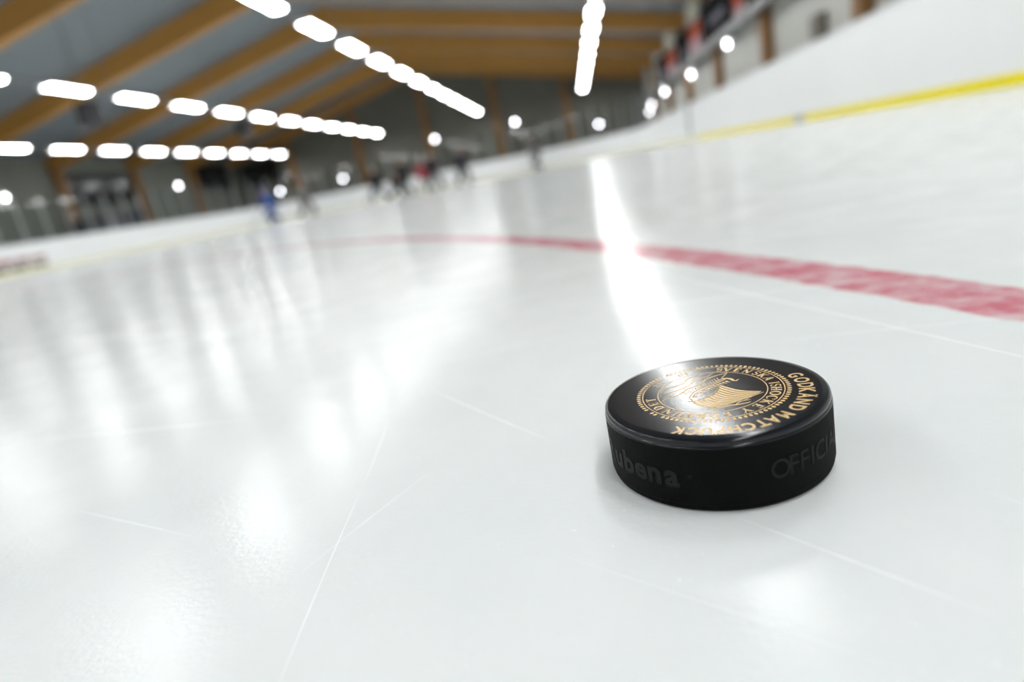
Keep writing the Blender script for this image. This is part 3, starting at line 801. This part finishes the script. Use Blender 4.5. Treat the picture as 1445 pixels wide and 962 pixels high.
# raised lettering around the side
def side_text(bm, letters, z0, cap, off, sx, th=.14):
    for ch, a in letters:
        vs, fs = glyph(ch, off, .05)
        x0 = min(v.x for v in vs); x1 = max(v.x for v in vs); zt = max(v.z for v in vs) or 1
        bv = []
        for v in vs:
            t = math.radians(a) + (v.x-(x0+x1)/2)/CAP*cap*sx/38.1
            r = 38.1 - .05 + (th+.05)*(v.z+zt)/(2*zt)
            bv.append(bm.verts.new((r*mm*math.cos(t), r*mm*math.sin(t), (z0 + v.y/CAP*cap)*mm)))
        for f in fs:
            try: bm.faces.new([bv[i] for i in f])
            except ValueError: pass
    bmesh.ops.recalc_face_normals(bm, faces=list(bm.faces))
bm = bmesh.new(); side_text(bm, (('R',-168.2),('u',-158.3),('b',-148.8),('e',-140),('n',-131.6),('a',-122.2)), 8.7, 7.5, .034, 1.0)
mesh_obj('side_lettering', bm, M['emboss'], PUCK)
bm = bmesh.new(); side_text(bm, (('O',-72.4),('F',-65.2),('F',-59.0),('I',-53.6),('C',-47.4),('I',-41.4),('A',-35),('L',-28)), 9.4, 6.2, .004, .95)
mesh_obj('side_lettering', bm, M['emboss'], PUCK)
bm = bmesh.new()
for da in (0,):
    q = [(-115.6, 12.2), (-113.4, 13.4), (-111.2, 13.2), (-112.8, 12.5), (-111.8, 11.6)]
    a = [bm.verts.new((38.22*mm*math.cos(math.radians(t)), 38.22*mm*math.sin(math.radians(t)), z*mm)) for t, z in q]
    bm.faces.new(a)
    bmesh.ops.solidify(bm, geom=list(bm.faces), thickness=.00015)
mesh_obj('side_mark', bm, M['emboss'], PUCK)

# ------------------------------------------------------------------ skate cuts and crumbs in the ice
def cut_mat():
    m = bpy.data.materials.new('cut_ice'); m.use_nodes = True
    nt = m.node_tree; L = nt.links.new; N = nt.nodes.new; b = nt.nodes['Principled BSDF']
    b.inputs['Base Color'].default_value = (.88, .90, .905, 1); b.inputs['Roughness'].default_value = .45
    return m
M['cut'] = cut_mat()
bm = bmesh.new()
CUTS = [((-.102, .335), (-.030, .2455), .0011), ((.0316, .1707), (.075, .122), .0009), ((-.0925, .110), (-.1066, .2214), .0008), ((-.1066, .2214), (-.118, .30), .0005),
        ((-.0078, .4132), (-.115, .388), .0012), ((.0483, .6016), (.19, .20), .0016), ((.2223, .4206), (-.03, .456), .0014), ((-.078, .23), (-.1105, .165), .0006),
        ((.055, .62), (-.3, .44), .0016), ((-.40, .36), (-.20, .33), .0013), ((.02, .75), (.36, .55), .0018), ((-.9, .9), (-.2, .52), .002), ((-.55, .62), (-.10, .70), .002),
        ((.085, .33), (.20, .31), .0008), ((-.26, .24), (-.17, .20), .0006), ((.10, .17), (.13, .118), .0005), ((-.02, .16), (.05, .11), .0004)]
for (x0, y0), (x1, y1), w in CUTS:
    dx, dy = x1-x0, y1-y0; l = math.hypot(dx, dy); nx, ny = -dy/l, dx/l
    n = 16; bow = random.uniform(-.012, .012)*l; A = []; B = []
    for k in range(n+1):
        t = k/n; c_ = 4*bow*t*(1-t); ww = .8*w*(.15 + .85*math.sin(PI*t))*random.uniform(.7, 1.2)/2
        px, py = x0+dx*t+nx*c_, y0+dy*t+ny*c_
        A.append(bm.verts.new((px+nx*ww, py+ny*ww, .00008))); B.append(bm.verts.new((px-nx*ww, py-ny*ww, .00008)))
    for k in range(n): bm.faces.new((A[k], B[k], B[k+1], A[k+1]))
up_faces(bm)
mesh_obj('skate_cuts', bm, M['cut'], ice)
bm = bmesh.new()
M['snow'] = mat('ice_crumb', (.92, .93, .94), .4)
for k in range(150):
    y = .10 + .75*random.random()**1.4; x = random.uniform(-.62, .55)*y*1.2 + .02
    if math.hypot(x-.03507, y-.21082) < .041: continue
    r = random.choice((.00018, .00022, .0003, .0004))*random.uniform(.8, 1.2)*(.7 + y)
    bmesh.ops.create_icosphere(bm, subdivisions=1, radius=r, matrix=Matrix.Translation((x, y, r*.3)) @ Matrix.Diagonal((random.uniform(.8, 1.8), random.uniform(.8, 1.6), .6, 1)))
tag(mesh_obj('ice_crumbs', bm, M['snow']), 'tiny white ice crumbs scattered on the ice around the puck', 'ice crumbs', kind='stuff')

# ------------------------------------------------------------------ players
def skin(name, chain, m, parent, root=0, sub=2):
    """chain: list of (point, radius or (rx, ry), index of the joint it grows from); one continuous skinned surface"""
    me = bpy.data.meshes.new(name)
    me.from_pydata([c[0] for c in chain], [(c[2], i) for i, c in enumerate(chain) if c[2] is not None], [])
    o = bpy.data.objects.new(name, me); COL.objects.link(o)
    md = o.modifiers.new('skin', 'SKIN'); md.use_smooth_shade = True
    if not me.skin_vertices: me.skin_vertices.new()
    for i, c in enumerate(chain):
        r = c[1]
        me.skin_vertices[0].data[i].radius = (r, r) if isinstance(r, (int, float)) else r
        me.skin_vertices[0].data[i].use_root = (i == root)
    s = o.modifiers.new('sub', 'SUBSURF'); s.levels = sub; s.render_levels = sub
    me.materials.append(m)
    o.parent = parent
    return o
M['flesh'] = mat('skin', (.55, .33, .24), .5)
M['blade'] = mat('skate_steel', (.6, .6, .62), .25, .9)
M['stick'] = mat('stick_shaft', (.05, .05, .05), .4)
M['visor_black'] = mat('skate_boot', (.015, .015, .015), .4)
def player(x, y, rz, jersey, trousers, helmet, label, lean=.22, crouch=.12, spread=.2, scale=1., stick=True, stick_label=None, turn=.0):
    """figure facing +Y before rotation"""
    P = empty('person', (x, y, 0), rz); P.scale = (scale*1.2, scale, scale)
    tag(P, label, 'person', 'players on the far ice')
    jm = mat('jersey', jersey, .8, noise=(3, .1, (1, 1, 1))); tm = mat('trousers', trousers, .8, noise=(3, .1, (1, 1, 1))); hm = mat('helmet', helmet, .35)
    hipz = .98 - crouch; hy = -crouch*.8
    cz = hipz + .30*math.cos(lean); cy = hy + .36*math.sin(lean)*1.1
    sz = hipz + .50*math.cos(lean); sy = hy + .50*math.sin(lean)*1.15
    nz, ny = sz + .06, sy + .03
    hz, hyy = nz + .10, ny + .05
    kne = lambda s: (s*(.12+spread*.45), hy + .20 + crouch*.9, .52 - crouch*.35)
    ank = lambda s: (s*(.13+spread), hy + .05, .15)
    toe = lambda s: (s*(.14+spread), hy + .23, .095)
    heel = Vector((.34, sy + .80, .045)); grip = Vector((-.08, sy + .22, sz - .34)); low = grip.lerp(heel, .25)
    wri = lambda s: tuple((low if s > 0 else grip) + Vector((0, -.085, .05)))
    sho = lambda s: (s*.185, sy, sz - .045)
    elb = lambda s: tuple((Vector(sho(s)) + Vector(wri(s)))/2 + Vector((s*.14, -.08, -.05)))
    # body: one continuous surface
    ch = [((0, hy, hipz), (.15, .12), None), ((0, (hy+cy)/2, hipz+.15), (.135, .10), 0), ((0, cy, cz), (.16, .115), 1), ((0, sy, sz-.02), (.12, .09), 2),
          ((0, ny, nz), .055, 3), ((0, hyy-.01, hz-.04), (.066, .078), 4), ((0, hyy, hz+.05), (.078, .09), 5), ((0, hyy-.005, hz+.12), (.05, .06), 6)]
    for s in (-1, 1):
        b = len(ch)
        ch += [(sho(s), .062, 3), (elb(s), .045, b), (wri(s), .032, b+1)]
    for s in (-1, 1):
        b = len(ch)
        ch += [((s*.10, hy, hipz-.06), .095, 0), (kne(s), .06, b), (ank(s), .042, b+1), (toe(s), .036, b+2)]
    skin('body', ch, M['flesh'], P)
    # nose and ears belong to the face; built on the head as one small mesh each side of the helmet rim
    face = skin('nose', [((0, hyy+.085, hz+.035), .010, None), ((0, hyy+.105, hz-.002), .014, 0), ((0, hyy+.09, hz-.018), .012, 1)], M['flesh'], P, sub=1)
    for s in (-1, 1):
        bm = bmesh.new(); bmesh.ops.create_uvsphere(bm, u_segments=10, v_segments=8, radius=.011, matrix=Matrix.Translation((s*.03, hyy+.083, hz+.03)))
        mesh_obj('eye', bm, M['visor_black'], P, True)
    # jersey
    ch = [((0, hy, hipz-.20), (.235, .20), None), ((0, (hy+cy)/2, hipz+.08), (.225, .185), 0), ((0, cy, cz), (.235, .18), 1), ((0, sy, sz-.04), (.17, .14), 2), ((0, ny-.012, nz-.01), (.075, .07), 3)]
    for s in (-1, 1):
        b = len(ch)
        e_, w_ = Vector(elb(s)), Vector(wri(s))
        ch += [(tuple(Vector(sho(s)) + Vector((s*.025, 0, -.01))), .115, 3), (tuple(e_), .105, b), (tuple(e_.lerp(w_, .85)), .078, b+1)]
    skin('jersey', ch, jm, P)
    # trousers with socks
    ch = [((0, hy, hipz+.04), (.15, .13), None)]
    for s in (-1, 1):
        b = len(ch); k_, a_ = Vector(kne(s)), Vector(ank(s))
        ch += [((s*.10, hy+.01, hipz-.13), .118, 0), (tuple(Vector((s*.11, hy, hipz-.1)).lerp(k_, .6)), .108, b), (tuple(k_), .105, b+1), (tuple(k_.lerp(a_, .55)), .092, b+2), (tuple(a_ + Vector((0, -.005, .02))), .075, b+3)]
    skin('trousers', ch, tm, P)
    # helmet: shell with a rim over the brow
    bm = bmesh.new()
    bmesh.ops.create_uvsphere(bm, u_segments=24, v_segments=16, radius=1.)
    bmesh.ops.delete(bm, geom=[v for v in bm.verts if v.co.z < -.25 or (v.co.y > .45 and v.co.z < .12)], context='VERTS')
    for v in bm.verts: v.co = Vector((v.co.x*.112, v.co.y*.135 + hyy - .005, v.co.z*.12 + hz + .055))
    h = mesh_obj('helmet', bm, hm, P, True)
    sd = h.modifiers.new('thick', 'SOLIDIFY'); sd.thickness = .012
    # gloves: palm, four fingers and a thumb closed on the shaft
    for s in (-1, 1):
        w_ = Vector(wri(s)); d = Vector((-s*.25, .75, -.5)).normalized(); side = Vector((0, .5, .75)).normalized(); inw = d.cross(side).normalized()*(-s)
        ch = [(tuple(w_ - d*.05), .045, None), (tuple(w_ + d*.03), (.05, .035), 0), (tuple(w_ + d*.075), (.05, .032), 1)]
        for f in range(4):
            b = len(ch); o_ = side*(.036 - .024*f); ln = (.034, .040, .037, .028)[f]
            p0 = w_ + d*.09 + o_; p1 = p0 + d*ln*.8 + inw*.014; p2 = p1 + inw*ln - d*.008
            ch += [(tuple(p0), .014, 2), (tuple(p1), .013, b), (tuple(p2), .011, b+1)]
        b = len(ch)
        ch += [(tuple(w_ + d*.035 + side*.045), .017, 1), (tuple(w_ + d*.075 + side*.06 + inw*.03), .013, b)]
        skin('glove', ch, M['visor_black'], P)
    # skates
    for s in (-1, 1):
        a_, t_ = Vector(ank(s)), Vector(toe(s))
        k = skin('skate', [((a_.x, a_.y-.01, .28), .078, None), ((a_.x, a_.y, .19), .074, 0), ((a_.x, a_.y-.01, .112), .066, 1), ((a_.x, a_.y+.10, .10), .060, 2), (tuple(t_ + Vector((0, .02, -.0))), .052, 3)], M['visor_black'], P)
        bm = bmesh.new(); box(bm, a_.x-.003, a_.x+.003, a_.y-.09, a_.y+.22, .0, .045); box(bm, a_.x-.008, a_.x+.008, a_.y-.05, a_.y-.01, .04, .075); box(bm, a_.x-.008, a_.x+.008, a_.y+.12, a_.y+.16, .04, .075)
        mesh_obj('skate_blade', bm, M['blade'], k)
    if stick:
        S = empty('hockey_stick', (x, y, 0), rz); S.scale = (scale*1.2, scale, scale)
        tag(S, stick_label, 'hockey stick', 'hockey sticks of the far players')
        top = grip + (grip - heel).normalized()*.14
        bm = bmesh.new(); tube(bm, [tuple(top), tuple(low), tuple(heel)], .014, 8); mesh_obj('shaft', bm, M['stick'], S)
        bm = bmesh.new(); tube(bm, [tuple(heel + Vector((0, 0, -.01))), tuple(heel + Vector((-.14, .06, -.012))), tuple(heel + Vector((-.27, .13, -.008)))], [.022, .024, .02], 8)
        for v in bm.verts: v.co.z = max(v.co.z*1.3 - .012, .002)
        mesh_obj('blade', bm, M['stick'], S)
    return P
BLK = (.010, .010, .012); NAVY = (.012, .016, .03); GRY = (.10, .105, .11)
player(-13.50, 27.03, 2.4, (.02, .085, .33), (.02, .06, .22), (.02, .07, .3), 'person in a blue jersey skating bent forward on the far ice', .45, .2, .25, 1., True, 'dark stick held by the player in blue')
player(-12.51, 28.53, -2.2, (.17, .17, .16), (.12, .12, .11), (.15, .15, .15), 'person in grey beside the player in blue', .25, .14, .2, .96, True, 'dark stick held by the grey player beside the blue one')
player(-9.41, 30.03, 2.9, (.016, .018, .024), NAVY, (.30, .30, .29), 'person in dark clothes with a grey helmet, leftmost of the far group', .3, .14, .22, 1., True, 'dark stick held by the leftmost player of the far group')
player(-8.97, 31.83, 3.4, BLK, BLK, BLK, 'small person in black crouching behind the leftmost dark player of the group', .5, .3, .25, .85, False)
player(-8.00, 30.03, 2.5, BLK, BLK, BLK, 'person in black standing tall left of the red jersey', .12, .06, .18, 1.04, True, 'dark stick held by the black player left of the red jersey')
player(-7.54, 31.98, 3.1, (.36, .035, .055), (.45, .40, .38), (.3, .06, .07), 'person in a red jersey between two players in black', .2, .14, .2, .95, False)
player(-6.61, 30.03, -2.6, BLK, (.02, .02, .022), (.02, .02, .02), 'person in black standing right of the red jersey', .15, .06, .18, 1.04, True, 'dark stick held by the black player right of the red jersey')
player(-5.21, 30.03, -2.3, NAVY, BLK, BLK, 'person in dark navy leaning forward, rightmost of the far group', .35, .1, .15, 1.04, True, 'dark stick held by the rightmost player of the far group')
player(-1.66, 30.78, 2.0, GRY, (.13, .14, .16), (.13, .14, .16), 'small person in grey standing alone near the far end boards', .3, .15, .2, .85, True, 'dark stick held by the lone grey player near the far boards')

# ------------------------------------------------------------------ world, camera
w = bpy.data.worlds.new('hall_air'); SC.world = w; w.use_nodes = True
w.node_tree.nodes['Background'].inputs[0].default_value = (.6, .65, .7, 1); w.node_tree.nodes['Background'].inputs[1].default_value = .2

pitch, roll = .26, -.1983
fw = Vector((0, math.cos(pitch), -math.sin(pitch))); up = Vector((0, math.sin(pitch), math.cos(pitch))); rt = Vector((1, 0, 0))
r2 = rt*math.cos(roll) + up*math.sin(roll); u2 = -rt*math.sin(roll) + up*math.cos(roll)
A_ = Vector((.14659277, .98919693, 0)); R_ = Vector((A_.y, -A_.x, 0))
def rk(v): return Vector((v.dot(R_), v.dot(A_), v.z))
r3, u3, f3 = rk(r2), rk(u2), rk(fw)
cam = bpy.data.cameras.new('camera'); co = bpy.data.objects.new('camera', cam); COL.objects.link(co)
co.matrix_world = Matrix(((r3.x, u3.x, -f3.x, 0), (r3.y, u3.y, -f3.y, 0), (r3.z, u3.z, -f3.z, .1118), (0, 0, 0, 1)))
cam.sensor_fit = 'HORIZONTAL'; cam.sensor_width = 36; cam.lens = 872.95/1445*36
cam.clip_start = .01; cam.clip_end = 300
cam.dof.use_dof = True; cam.dof.focus_distance = .214; cam.dof.aperture_fstop = 4.5; cam.dof.aperture_blades = 8; cam.dof.aperture_rotation = .2
SC.camera = co
SC.view_settings.view_transform = 'Standard'; SC.view_settings.look = 'None'; SC.view_settings.gamma = 1; SC.view_settings.use_curve_mapping = False
SC.view_settings.exposure = 1.62
SC.cycles.max_bounces = 8; SC.cycles.diffuse_bounces = 5; SC.cycles.glossy_bounces = 4; SC.cycles.transparent_max_bounces = 12
SC.cycles.sample_clamp_indirect = 6.0
SC.cycles.use_denoising = True
